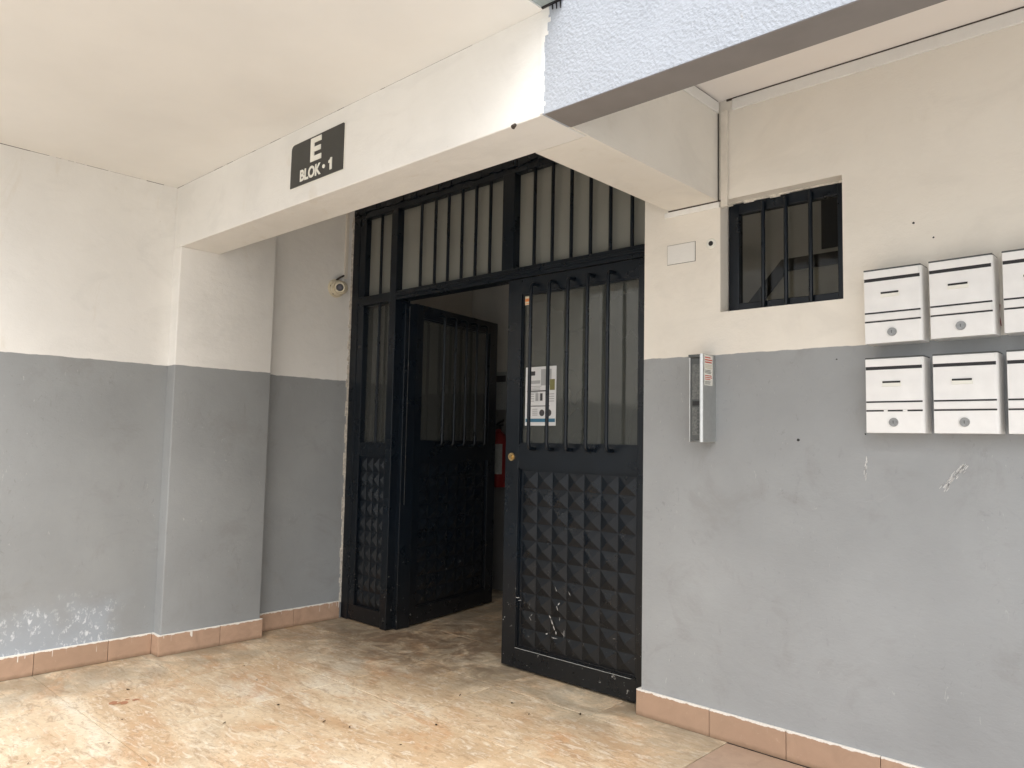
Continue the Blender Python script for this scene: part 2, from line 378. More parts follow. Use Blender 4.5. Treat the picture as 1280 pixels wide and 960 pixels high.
pl = thing('pilaster', 'shallow white and grey pilaster holding up the front beam', 'pilaster')
bm = bmesh.new()
prism(bm, [(YN, -.02), (YF, -.02), (YF, 2.9), (YB + .0005, 2.9), (YB + .0005, ZB - .0005), (YN, ZB - .0005)], lambda u, v: (XL - .2, u, v), lambda u, v: (XP, u, v))
bmesh.ops.bevel(bm, geom=[e for e in bm.edges if all(abs(v.co.x - XP) < 1e-5 for v in e.verts) and abs(e.verts[0].co.y - e.verts[1].co.y) < 1e-5], offset=.007, segments=3, affect='EDGES', profile=.5)
obj('plaster', mesh('plaster', bm, 'pil', True), pl)
skirt_run(pl, 'y', XP, [YN - .012, 2.062, YF + .010], 1)
bm = bmesh.new(); box(bm, 0, XP - XL - .0005, 0, .012, 0, .108, bevel=.0015); obj('skirting_tile', mesh('skirting_tile', bm, 'skirt'), pl, (XL + .0003, YN - .0125, .001))

wr = thing('wall', 'narrow recessed wall with the dome camera, between pilaster and door frame', 'wall')
mk('plaster', 'pil', wr, (XL - .3, XR, YF, 3.12, -.02, 2.9))
skirt_run(wr, 'y', XR, [YF + .001, 2.584, 2.915], 1)
bm = bmesh.new()                                     # ragged mortar seam against the door frame
z = .1
while z < 2.62:
    dz = random.uniform(.02, .06); d = random.uniform(.002, .012)
    box(bm, XR - .002, XR + .003 + d * .4, DD - .004 - d * 1.3, DD + .004, z, z + dz); z += dz
obj('mortar_seam', mesh('mortar_seam', bm, 'mortar'), wr)

wm = thing('wall', 'long wall with mailboxes and barred window, cream white above grey', 'wall')
WX0, WX1, WZ0, WZ1 = -1.500, -1.008, 1.700, 2.166
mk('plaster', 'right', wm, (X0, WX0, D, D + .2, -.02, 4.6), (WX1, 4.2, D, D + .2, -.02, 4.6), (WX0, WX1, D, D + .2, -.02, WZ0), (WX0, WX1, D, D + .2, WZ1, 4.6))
cuts = [-1.888, -1.543, -1.230] + [-1.230 + .33 * k for k in range(1, 11)]
skirt_run(wm, 'x', D, cuts, 1)
bm = bmesh.new(); box(bm, 0, .0185, 0, .08, 0, .108, bevel=.0015); obj('skirting_tile', mesh('skirting_tile', bm, 'skirt'), wm, (-1.8872, D + .001, .001))
# white paint bead on the tile tops, cove strips and their dark open joints
mk('cove_strip', 'white', wm, (-1.444, 4.1, D - .010, D + .003, ZS - .052, ZS - .006), bevel=.003)
mk('open_joint', 'crack', wm, (-1.47, 4.1, D - .006, D + .001, ZS - .007, ZS + .002))
mk('cove_strip', 'white', wm, (-1.764, -1.500, D - .009, D + .002, ZB - .030, ZB - .006), bevel=.003)
mk('open_joint', 'crack', wm, (-1.745, -1.497, D - .005, D + .001, ZB - .006, ZB + .001))
def blob(bm, cx, cz, r, yy, n=9, j=.35):
    bm.faces.new([bm.verts.new((cx + r * random.uniform(1 - j, 1 + j) * math.cos(a), yy, cz + r * random.uniform(1 - j, 1 + j) * math.sin(a))) for a in [2 * math.pi * k / n for k in range(n)]])
for hx, hz, r in ((-1.179, 1.181, .0055), (-.768, 1.938, .004), (-.706, 1.877, .003), (-1.034, 1.478, .003), (-.937, 1.205, .003)):
    bm = bmesh.new(); blob(bm, hx, hz, r, D - .0012); obj('screw_hole', mesh('screw_hole', bm, 'black'), wm)
bm = bmesh.new()
for k in range(60):                                   # scraped-off streaks of paint
    t = random.random(); cx, cz = -.689 + .060 * t + random.gauss(0, .006), 1.030 + .078 * t + random.gauss(0, .005)
    l = random.uniform(.004, .012); wd = random.uniform(.0006, .0016)
    bm.faces.new([bm.verts.new(p) for p in ((cx - l * .5, D - .0012, cz - l * .6), (cx - l * .5 + wd, D - .0012, cz - l * .6 - wd), (cx + l * .5 + wd, D - .0012, cz + l * .6), (cx + l * .5, D - .0012, cz + l * .6 + wd))])
for k in range(12):
    cx, cz = -.941 + random.gauss(0, .003) + .003 * k / 12, 1.050 + .075 * k / 12; l = random.uniform(.004, .012)
    bm.faces.new([bm.verts.new(p) for p in ((cx, D - .0012, cz - l), (cx + .0016, D - .0012, cz - l), (cx + .0028, D - .0012, cz + l), (cx + .001, D - .0012, cz + l))])
obj('scrape', mesh('scrape', bm, 'scrape'), wm)
mk('beam_header', 'white', wm, (-4.5, X0 - .001, DD + .01, DD + .15, 2.664, 4.6))

# beams -------------------------------------------------------------
fb = thing('beam', 'front beam, smooth white under the canopy and blue grey stucco beyond it', 'beam')
bm = bmesh.new(); box(bm, XL - .2, XB1 - .012, YN, YB, ZB, 2.72, bevel=.004)
obj('white_section', mesh('white_section', bm, 'white'), fb)
bm = bmesh.new(); box(bm, XB1 - .0115, 7, YN - .003, YB2, ZB + .001, 7.5)
o = obj('stucco_section', mesh('stucco_section', bm, 'stucco'), fb); o['label'] = 'pale blue grey stucco part of the beam'
bm = bmesh.new(); box(bm, XL - 6, XB1 - .0117, YN - .003, YB2, 2.722, 7.5)
o = obj('upper_facade', mesh('upper_facade', bm, 'stucco'), fb); o['label'] = 'stucco facade above the canopy'
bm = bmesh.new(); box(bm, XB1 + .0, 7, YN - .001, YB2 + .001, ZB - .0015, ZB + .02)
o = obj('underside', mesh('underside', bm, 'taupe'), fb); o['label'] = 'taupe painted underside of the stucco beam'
bm = bmesh.new()                                      # ragged edge of white paint lapping over the stucco at the joint
prev = 0
zz = ZB + .004
while zz < 2.60:
    dz = random.uniform(.008, .02); wv = .004 + .010 * max(0, random.gauss(.4, .4)) + (.012 if zz > 2.42 else 0)
    box(bm, XB1 - .02, XB1 - .012 + wv, YN - .0045, YN + .01, zz, zz + dz); zz += dz
obj('paint_lap', mesh('paint_lap', bm, 'white'), fb)

cb = thing('beam', 'cross beam from the front beam back to the mailbox wall', 'beam')
mk('plaster', 'warm', cb, (XB0, XB1, YB + .0005, D - .001, ZB, 2.75), (XB1 - .008, XB1, YB2 + .001, YB + .001, ZB + .002, 2.75))
mk('cove_strip', 'white', cb, (XB1 - .002, XB1 + .010, 2.45, D - .012, ZS - .050, ZS - .006), bevel=.003)
mk('open_joint', 'crack', cb, (XB1 - .001, XB1 + .004, 2.25, D - .012, ZS - .006, ZS + .002))
mk('open_joint', 'crack', cb, (XB1 - .001, XB1 + .003, D - .006, D - .0015, ZB, ZS - .05))

cn = thing('canopy', 'smooth cream canopy slab over the entrance, lying against the front beam', 'canopy')
mk('slab', 'ceil', cn, (XL - .2, XB1 - .014, .40, YN - .0005, ZC, ZC + .16))
bm = bmesh.new(); u = .41                                # hairline gap that opens and closes along the slab
while u < YN - .06:
    du = random.uniform(.02, .12); t_ = random.choice((.0006, .0012, .0012, .0020)); box(bm, XL - .0005, XL + t_, u, min(u + du, YN - .003), ZC - t_, ZC + .001); u += du + random.choice((0, 0, .01, .03))
u = XL
while u < XB1 - .35:
    du = random.uniform(.02, .10); t_ = random.choice((.0002, .0003, .0004, .0010)); box(bm, u, u + du, YN - t_ - .0003, YN + .0005, ZC - t_, ZC + .001); u += du
oj = obj('open_joint', mesh('open_joint', bm, 'crack'), cn); oj['kind'] = 'stuff'
bs = thing('soffit', 'pinkish cream ceiling of the bay in front of the mailbox wall', 'ceiling')
mk('slab', 'ceil2', bs, (XB1 + .0005, 6, YB2 + .0005, D - .0005, ZS, ZS + .2))
ds = thing('soffit', 'ceiling above the double door, behind the front beam', 'ceiling')
mk('slab', 'ceil', ds, (XL - .3, XB0 - .0005, YB + .0005, DD + .012, 2.70, 2.9))

# ================================================================= stair hall seen through door and window
hl = thing('stair_hall', 'dim stair hall behind the door, grey below and light above', 'hall')
mk('back_wall', 'hallwall', hl, (-4.8, 1.6, YBACK, YBACK + .15, -.02, 4.6))
mk('side_wall', 'hallwall', hl, (-4.75, -4.55, 3.12, YBACK, -.02, 4.6))
mk('side_wall', 'hallwall', hl, (1.4, 1.6, D + .2, YBACK, -.02, 1.5), (1.4, 1.6, D + .2, 3.1, 1.5, 4.6), (1.4, 1.6, 4.3, YBACK, 1.5, 4.6), (1.4, 1.6, 3.1, 4.3, 4.4, 4.6))  # unseen opening to the sky, added and enlarged to light the stairs
mk('ceiling', 'hallwall', hl, (-4.75, -2.6, DD + .151, YBACK, 2.72, 2.85), (-2.6, 1.6, D + .2, YBACK, 4.6, 4.7))
mk('dado', 'hallgrey', hl, (-4.55, -2.705, YBACK - .004, YBACK - .0005, .0, 1.52), (-4.549, -4.545, 3.13, YBACK - .004, 0, 1.52))  # dark lower panels added so the hall reads dim
mk('partition', 'hallwall', hl, (-2.7, -2.6, 3.5, YBACK, -.02, 2.72))
mk('landing_doorway', 'black', hl, (-1.66, -1.30, YBACK - .006, YBACK + .002, 2.29, 3.6))
bm = bmesh.new()
prism(bm, [(-2.58, 1.15), (-1.694, 2.145), (1.38, 2.17), (1.38, .0), (-2.58, 0)], lambda u, v: (u, 3.9, v), lambda u, v: (u, YBACK - .01, v))
obj('stair_flank', mesh('stair_flank', bm, 'stair'), hl)
bm = bmesh.new()
prism(bm, [(-2.58, 1.15), (-1.694, 2.145), (1.38, 2.17), (1.38, 2.105), (-1.665, 2.080), (-2.55, 1.085)], lambda u, v: (u, 3.888, v), lambda u, v: (u, 3.899, v))
obj('stair_stringer', mesh('stair_stringer', bm, 'dark'), hl)

# ================================================================= door: fixed frame
BAR = .0095
def stud_mesh(w_, h_, d):
    b = bmesh.new(); v = [b.verts.new(p) for p in ((0, 0, 0), (w_, 0, 0), (w_, 0, h_), (0, 0, h_))]; a = b.verts.new((w_ / 2, -d, h_ / 2))
    for i in range(4): b.faces.new((v[i], v[(i + 1) % 4], a))
    return mesh('pyramid_stud', b, 'door')
def studs(parent, x0, x1, z0, z1, y, nx, nz):
    pw, ph = (x1 - x0) / nx, (z1 - z0) / nz
    me = stud_mesh(pw * .97, ph * .97, .015)
    for i in range(nx):
        for j in range(nz): obj('pyramid_stud', me, parent, (x0 + pw * (i + .015), y, z0 + ph * (j + .015)))
def glazing(parent, x0, x1, z0, z1, y, mat='glass'):
    return mk('glass_pane', mat, parent, (x0, x1, y, y + .004, z0, z1))
def vbar(parent, x, z0, z1, y):
    b = bmesh.new(); tube(b, [(x, y, z0), (x, y, (z0 + z1) / 2), (x, y, z1)], BAR, 8)
    return obj('bar', mesh('bar', b, 'door', True), parent)

df = thing('door_frame', 'fixed dark blue steel door frame with barred transoms and narrow side light', 'door frame', (XR, DD, 0))
ox = -XR
FX0, FX1 = 0, X0 - XR + .03
mx1a, mx1b = -3.795 + ox, -3.738 + ox      # post carrying the open leaf
mx2a, mx2b = -2.832 + ox, -2.745 + ox      # transom mullion
zt0, zt1 = 2.014, 2.072                    # rail over the leaves
def fr(name, *b, bevel=.003): return mk(name, 'door', df, *b, bevel=bevel)
fr('jamb', (.004, .075, 0, .09, .004, 2.66))
fr('jamb', (FX1 - .045, FX1, 0.002, .09, .004, 2.66))
fr('post', (mx1a, mx1b, -.004, .115, .003, 2.60))
fr('post_cover', (mx1b - .03, mx1b + .037, .050, .150, .006, 2.0))
fr('mullion', (mx2a, mx2b, -.003, .085, zt1 - .002, 2.60))
fr('rail', (.075, FX1 - .045, -.001, .085, zt0, zt1))
fr('rail_bead', (mx1b, FX1 - .045, -.012, .0, zt0 + .020, zt0 + .036))
fr('top_rail', (.075, FX1 - .045, .001, .086, 2.592, 2.66))
bm = bmesh.new()                                     # lumpy mortar and weld line along the top
x = .02
while x < FX1 - .03:
    dx = random.uniform(.02, .06); box(bm, x, x + dx, -.006 - random.uniform(0, .008), .004, 2.630 + random.uniform(-.008, .006), 2.668); x += dx
obj('weld_line', mesh('weld_line', bm, 'door'), df)
# side light and its panel
fr('side_stile', (.075, .135, .004, .07, .10, 2.592)); fr('side_stile', (mx1a - .018, mx1a, .005, .07, .10, 2.592))
glazing(df, .135, mx1a - .018, 1.128, zt0, .045); glazing(df, .135, mx1a - .018, zt1, 2.592, .045, 'tglass')
vbar(df, -3.925 + ox, 1.10, 2.60, .018)
p = mk('lower_panel', 'door', df, (.075, mx1a, .024, .05, .01, 1.13), (.075, mx1a, .006, .03, .008, .10), (.075, mx1a, .008, .03, 1.04, 1.127))
studs(p, .14, mx1a - .022, .105, 1.035, .0235, 4, 10)
# transom lights
glazing(df, mx1b, mx2a, zt1, 2.592, .045, 'tglass'); glazing(df, mx2b, FX1 - .045, zt1, 2.592, .045, 'tglass')
for X in (-3.531, -3.402, -3.287, -3.17, -3.056, -2.942): vbar(df, X + ox, zt1 - .01, 2.60, .016)
for X in (-2.614, -2.491, -2.367, -2.246, -2.126, -2.002): vbar(df, X + ox, zt1 - .01, 2.60, .016)
# thin strip of bright metal in the hinge gap
mk('pale_edge', 'steel', df, (mx1b + .0375, mx1b + .0385, .080, .083, .75, 1.98))

# ================================================================= door leaves
def leaf(name, label, loc, rz, W, mirror):
    t = thing(name, label, 'door leaf', loc, rz, 'leaves of the entrance door')
    H = 1.995
    fx = (lambda x: W - x) if mirror else (lambda x: x)
    def B(x0, x1, *r): a, b = sorted((fx(x0), fx(x1))); return (a, b) + r
    gx0, gx1, gz0, gz1 = .095, W - .075, 1.128, 1.912
    mk('stile', 'door', t, B(0, gx0, 0, .045, 0, H), bevel=.002); mk('stile', 'door', t, B(gx1, W, 0, .045, 0, H), bevel=.002)
    mk('top_rail', 'door', t, B(gx0, gx1, .0005, .0445, gz1, H - .0005)); mk('lock_rail', 'door', t, B(gx0, gx1, .0005, .0445, 1.005, gz1 - (gz1 - gz0)))
    mk('bottom_rail', 'door', t, B(gx0, gx1, .0005, .0445, .0005, .098))
    pn = mk('lower_panel', 'door', t, B(gx0, gx1, .016, .035, .098, 1.005), B(gx0, gx0 + .006, .006, .02, .098, 1.005), B(gx1 - .006, gx1, .006, .02, .098, 1.005), B(gx0, gx1, .006, .02, .098, .104), B(gx0, gx1, .006, .02, .999, 1.005))
    a, b = sorted((fx(gx0 + .022), fx(gx1 - .014)))
    studs(pn, a, b, .112, .992, .0155, 7, 10)
    glazing(t, *sorted((fx(gx0), fx(gx1))), gz0, gz1, .020)
    mk('glazing_bead', 'door', t, B(gx0, gx0 + .008, .008, .02, gz0, gz1), B(gx1 - .008, gx1, .008, .02, gz0, gz1), B(gx0, gx1, .007, .02, gz0, gz0 + .008), B(gx0, gx1, .007, .02, gz1 - .008, gz1))
    for k in range(5):
        x = fx(.203 + .1205 * k); bm = bmesh.new(); y = -.048; r = .022
        pts = [(x, .004, 1.106), (x, y + r, 1.106)] + [(x, y + r - r * math.sin(q), 1.106 + r - r * math.cos(q)) for q in (.4, .8, 1.2)] + [(x, y, 1.106 + r * 1.2), (x, y, 1.5)]
        pts += [(x, y, 1.948 - r * 1.2)] + [(x, y + r - r * math.sin(q), 1.948 - r + r * math.cos(q)) for q in (1.2, .8, .4)] + [(x, y + r, 1.948), (x, .004, 1.948)]
        tube(bm, pts, BAR, 10); obj('bar', mesh('bar', bm, 'door', True), t)
    return t, fx

t, fx = leaf('door_leaf', 'closed dark blue leaf of the entrance door with a notice and brass lock', (-2.776, DD, .012), 0, .900, False)
bm = bmesh.new(); cyl(bm, (.047, 0, 1.061), (.047, -.006, 1.061), .022, .020, 24); cyl(bm, (.047, -.006, 1.061), (.047, -.014, 1.061), .0115, .0105, 20)
lk = obj('lock', mesh('lock', bm, 'brass', True), t)
mk('keyhole', 'black', lk, (.0455, .0485, -.0146, -.0138, 1.056, 1.067))
# splashes and scrapes of pale paint low on the leaf
for X, Z, l, a, wd in ((-2.405, .35, .016, 1.9, .003), (-2.449, .302, .013, 2.2, .004), (-2.436, .277, .022, 2.15, .005), (-2.422, .25, .018, 2.0, .004), (-2.41, .232, .012, 1.8, .004),
                (-2.468, .217, .008, .4, .004), (-2.395, .372, .012, 1.0, .003), (-2.388, .30, .015, 1.5, .002), (-2.579, .272, .014, 2.3, .002), (-2.57, .29, .010, .9, .002), (-2.663, .361, .018, .1, .002), (-2.65, .35, .014, .2, .002),
                (-2.42, .205, .03, .05, .002), (-2.36, .235, .03, 1.55, .0015), (-2.755, .25, .006, 1.2, .003), (-2.765, .235, .006, .6, .003), (-2.33, .43, .016, 2.2, .002), (-2.415, .44, .02, 2.1, .002)):
    x, z = X + 2.776, Z - .012; l *= .8; wd *= .75; c, s = math.cos(a), math.sin(a); yy = -.0015 if x < .09 else -.0035
    n = 10; ring = []; bm = bmesh.new()
    for k in range(n):
        q = 2 * math.pi * k / n; u = l * math.cos(q) * random.uniform(.6, 1.15); v = wd * math.sin(q) * random.uniform(.5, 1.3)
        ring.append(bm.verts.new((x + u * c - v * s, yy, z + u * s + v * c)))
    bm.faces.new(ring); obj('paint_splash', mesh('paint_splash', bm, 'splash'), t)
# scraped pale line on the ledge above the bottom rail
mk('pale_edge', 'label', t, (.095, .80, -.0015, .0, .0965, .0985))

tip, ang = Vector((-3.865, 3.971)), math.radians(100.1)
Wl = .918
hx, hy = tip.x - Wl * math.cos(ang), tip.y - Wl * math.sin(ang)
t2, fx2 = leaf('door_leaf', 'dark blue leaf of the entrance door standing open into the hall', (hx, hy, .012), ang, Wl, True)

# notice and sticker on the glass of the closed leaf ------------------
YG = DD + .019
nt_ = thing('paper_notice', 'printed white paper notice on the glass behind the door bars', 'notice', (-2.658, YG, 1.236))
def pp(name, mat, x0, x1, z0, z1, k=1): return mk(name, mat, nt_, (x0, x1, -.0008 - .0004 * k, -.0004 - .0004 * k, z0, z1))
mk('sheet', 'paper', nt_, (0, .207, -.0008, 0, 0, .302))
pp('heading', 'ink', .015, .065, .258, .280); pp('heading', 'inkgrey', .015, .10, .215, .232)
pp('picture', 'inkgrey', .105, .175, .205, .288, 1); pp('picture', 'olive', .165, .198, .180, .235, 2)
for k in range(5): pp('text_line', 'inkgrey', .012, .012 + random.uniform(.07, .10), .200 - .008 * k, .203 - .008 * k)
pp('text_line', 'ink', .012, .150, .174, .180, 2)
for k in range(2): pp('barcode', 'inkgrey', .070 + .028 * k, .090 + .028 * k, .126, .166); 
pp('barcode', 'ink', .103, .118, .128, .164, 3)
for k in range(4): pp('text_line', 'inkgrey', .014, .060, .160 - .012 * k, .164 - .012 * k); pp('text_line', 'inkgrey', .150, .195, .158 - .012 * k, .162 - .012 * k)
pp('text_line', 'ink', .030, .165, .098, .102)
for k in range(4): pp('text_line', 'inkgrey', .050, .085, .082 - .010 * k, .086 - .010 * k)
bm = bmesh.new(); cyl(bm, (.115, -.0008, .065), (.115, -.0016, .065), .017, None, 16); obj('seal', mesh('seal', bm, 'ink'), nt_)
bm = bmesh.new(); cyl(bm, (.160, -.0008, .065), (.160, -.0016, .065), .018, None, 16); obj('seal', mesh('seal', bm, 'ink'), nt_)
pp('footer_band', 'inkblue', .004, .202, .018, .036)
sk = thing('sticker', 'small cream and orange sticker at the top corner of the door glass', 'sticker', (-2.678, YG, 1.868))
mk('backing', 'cream', sk, (0, .040, -.0008, 0, 0, .046)); mk('print', 'orange', sk, (.007, .033, -.0014, -.0009, .018, .034)); mk('print', 'orange', sk, (.004, .036, -.0014, -.0009, .004, .008))

# ================================================================= sign "E / BLOK - 1"
sg = thing('sign', 'black plate with white letters E BLOK - 1 on the white beam', 'sign', (-2.991, YN, 2.246))
bm = bmesh.new(); sw, sh = .400, .195
poly = [(0, 0), (sw, 0), (sw, sh - .003), (sw - .004, sh)] + [(.024 - .022 * math.sin(a), sh - .024 + .022 * math.cos(a)) for a in (0, .4, .8, 1.2, 1.57)]
prism(bm, poly, lambda u, v: (u, -.006, v), lambda u, v: (u, -.0005, v)); obj('plate', mesh('plate', bm, 'sign'), sg)
bm = bmesh.new()
box(bm, -.004, sw + .006, -.002, -.0003, -.005, sh + .004); obj('paint_margin', mesh('paint_margin', bm, 'letter'), sg)
def text(s, size, x, z, sx, parent, mat, off=.0, depth=.0012, y=-.0066, name='lettering'):
    cu = bpy.data.curves.new('t', 'FONT'); cu.body = s; cu.size = size; cu.offset = off; cu.extrude = depth; cu.align_x = 'CENTER'; cu.resolution_u = 4
    to = bpy.data.objects.new('t', cu); COL.objects.link(to); bpy.context.view_layer.update()
    me = bpy.data.meshes.new_from_object(to.evaluated_get(bpy.context.evaluated_depsgraph_get()))
    bpy.data.objects.remove(to); bpy.data.curves.remove(cu)
    me.transform(Matrix.Rotation(math.pi / 2, 4, 'X') @ Matrix.Diagonal((sx, 1, 1, 1)))
    me.materials.clear(); me.materials.append(MT[mat])
    return obj(name, me, parent, (x, y, z))
# the big E, cut from a slab
bm = bmesh.new(); e = .0235
prism(bm, [(0, 0), (.082, 0), (.082, .022), (.027, .022), (.027, .0405), (.076, .0405), (.076, .0615), (.027, .0615), (.027, .080), (.080, .080), (.080, .102), (0, .102)], lambda u, v: (u, -.009, v), lambda u, v: (u, -.0058, v))
obj('letter_e', mesh('letter_e', bm, 'letter'), sg, (.160, 0, .083))
text('BLOK', .068, .158, .017, .92, sg, 'letter', .0022)
bm = bmesh.new(); prism(bm, [(.010, 0), (.024, 0), (.024, .050), (.014, .050), (.011, .044), (0, .039), (0, .030), (.010, .033)], lambda u, v: (u, -.009, v), lambda u, v: (u, -.0058, v)); obj('lettering', mesh('lettering', bm, 'letter'), sg, (.300, 0, .017))
bm = bmesh.new(); cyl(bm, (.264, -.006, .042), (.264, -.009, .042), .0085, None, 16); obj('dot', mesh('dot', bm, 'letter'), sg)

# ================================================================= dome camera and cable cover
dc = thing('security_camera', 'cream dome security camera beside the door frame', 'camera', (XR, 2.805, 2.124)); dc.scale = (1.22, 1.22, 1.22)
bm = bmesh.new(); cyl(bm, (.0, 0, 0), (.014, 0, 0), .050, .047, 28); cyl(bm, (.014, 0, 0), (.030, 0, 0), .043, .036, 28); obj('base', mesh('base', bm, 'cream', True), dc)
bm = bmesh.new(); bmesh.ops.create_uvsphere(bm, u_segments=24, v_segments=16, radius=.036, matrix=Matrix.Translation((.040, .006, 0))); obj('ball', mesh('ball', bm, 'cream', True), dc)
dv = Vector((.72, -.66, -.16)).normalized(); c0 = Vector((.040, .006, 0))
bm = bmesh.new(); cyl(bm, c0 + dv * .022, c0 + dv * .042, .028, .026, 24); obj('bezel', mesh('bezel', bm, 'cream', True), dc)
bm = bmesh.new(); cyl(bm, c0 + dv * .036, c0 + dv * .0435, .0195, .0195, 24); ln = obj('lens', mesh('lens', bm, 'black', True), dc)
bm = bmesh.new(); cyl(bm, c0 + dv * .040, c0 + dv * .0445, .012, .010, 20); obj('glass_front', mesh('glass_front', bm, 'lens', True), ln)
for a in (-2.2, 3.0):
    bm = bmesh.new(); cyl(bm, (.0135, .041 * math.cos(a), .041 * math.sin(a)), (.016, .041 * math.cos(a), .041 * math.sin(a)), .004, None, 10); obj('screw', mesh('screw', bm, 'crack'), dc)
bm = bmesh.new(); tube(bm, [(.012, -.01, .040), (.02, .008, .056), (.012, .03, .068), (.004, .045, .076)], .005, 8); obj('cable', mesh('cable', bm, 'crack', True), dc)
cc = tag(mk('cable_cover', 'pvc', None, (XR + .0002, XR + .014, 2.862, 2.884, 2.20, 2.70), bevel=.002), 'painted vertical cable cover above the dome camera', 'cable cover')

# ================================================================= mailbox wall fittings
cd_ = tag(mk('cable_cover', 'pvc', None, (-1.492, -1.462, D - .016, D - .0005, 2.135, ZS - .048), bevel=.003), 'painted vertical cable cover in the corner under the soffit', 'cable cover')
sp_ = thing('switch_plate', 'painted over blank switch plate near the barred window', 'plate', (-1.749, D, 1.931))
mk('plate', 'white', sp_, (0, .133, -.004, -.0003, 0, .083), bevel=.0015)
mk('seam', 'crack', sp_, (-.0015, .1345, -.0015, -.0002, -.0015, .0845))
cg = thing('cable_hole', 'dark cable hole with white rim beside the barred window', 'hole', (-1.542, D, 1.993))
bm = bmesh.new(); cyl(bm, (0, 0, 0), (0, -.003, 0), .022, .019, 20); obj('rim', mesh('rim', bm, 'letter', True), cg)
bm = bmesh.new(); cyl(bm, (0, 0, 0), (0, -.0036, 0), .0105, None, 16); obj('opening', mesh('opening', bm, 'black'), cg)

# barred window
wn = thing('window', 'small dark steel window with three bars set into the mailbox wall', 'window', (WX0, D, WZ0))
ww, wh, wy = WX1 - WX0, WZ1 - WZ0, .062
a = .046
mk('frame', 'door', wn, (.006, .006 + a, wy, wy + .035, .004, wh - .006), bevel=.003); mk('frame', 'door', wn, (ww - .004 - a * .8, ww - .004, wy, wy + .035, .004, wh - .006), bevel=.003)
mk('frame', 'door', wn, (.05, ww - .04, wy + .001, wy + .034, .004, .004 + .036), bevel=.003); mk('frame', 'door', wn, (.05, ww - .04, wy + .001, wy + .034, wh - .052, wh - .006), bevel=.003)
for bx in (-1.340, -1.246, -1.148):
    b = bmesh.new(); tube(b, [(bx - WX0, wy - .008, .012), (bx - WX0, wy - .008, .2), (bx - WX0, wy - .008, wh - .02)], .0088, 8); obj('bar', mesh('bar', b, 'door', True), wn)
glazing(wn, .052, ww - .041, .04, wh - .052, wy + .018, 'wglass')
bm = bmesh.new()
x = .0
while x < ww - .01:
    dx = random.uniform(.015, .05); box(bm, x, min(x + dx, ww), wy - .006 * random.random(), wy + .03, -.001, random.uniform(.002, .009)); box(bm, x, min(x + dx, ww), wy - .004 * random.random(), wy + .03, wh - random.uniform(.003, .012), wh + .001); x += dx
obj('mortar_seam', mesh('mortar_seam', bm, 'mortar'), wn)

# intercom: aluminium box with recessed panel, stickers on its cheek
ic = thing('intercom', 'narrow aluminium intercom panel with stickers on its side', 'intercom', (-1.590, D, 1.166))
iw, idp, ih = .070, .108, .354
bm = bmesh.new()
sec = [(iw, 0), (iw, -idp + .012)] + [(iw - .010 + .010 * math.cos(q), -idp + .010 - .010 * math.sin(q)) for q in (.3, .8, 1.2, 1.57)] + [(iw - .013, -idp), (iw - .013, -.01), (.004, -.01), (.004, -idp + .018), (0, -idp + .018), (0, 0)]
prism(bm, sec, lambda u, v: (u, v, 0), lambda u, v: (u, v, ih)); obj('housing', mesh('housing', bm, 'alu', True), ic)
mk('front_plate', 'greyplate', ic, (.0045, iw - .0135, -idp + .022, -.012, .006, ih - .012))
mk('hood', 'greyplate', ic, (.002, iw - .014, -idp + .006, -.011, ih - .012, ih - .001))
for z0, z1 in ((.172, .315), (.028, .140)): mk('name_strip', 'iclabel', ic, (.012, iw - .020, -idp + .0195, -idp + .0222, z0, z1))
mk('speaker_grille', 'black', ic, (.014, iw - .022, -idp + .019, -idp + .0222, .147, .165))
for k in range(7): mk('call_button', 'greyplate', ic, (.036, .046, -idp + .016, -idp + .0195, .034 + .0145 * k, .042 + .0145 * k))
ics = [(.318, .347, 'redink', .55), (.296, .314, 'cream', 1), (.276, .292, 'greyplate', .6), (.250, .272, 'redink', .5), (.232, .246, 'greyplate', .6)]
mk('sticker', 'letter', ic, (iw - .0005, iw + .0006, -.094, -.028, .228, .350))
for z0, z1, mt_, _ in ics:
    n = 3
    for k in range(n):
        h_ = (z1 - z0) / n
        mk('sticker_print', mt_, ic, (iw + .0004, iw + .0010, -.091, -.091 + random.uniform(.042, .060), z0 + h_ * k + .0012, z0 + h_ * (k + .62)))

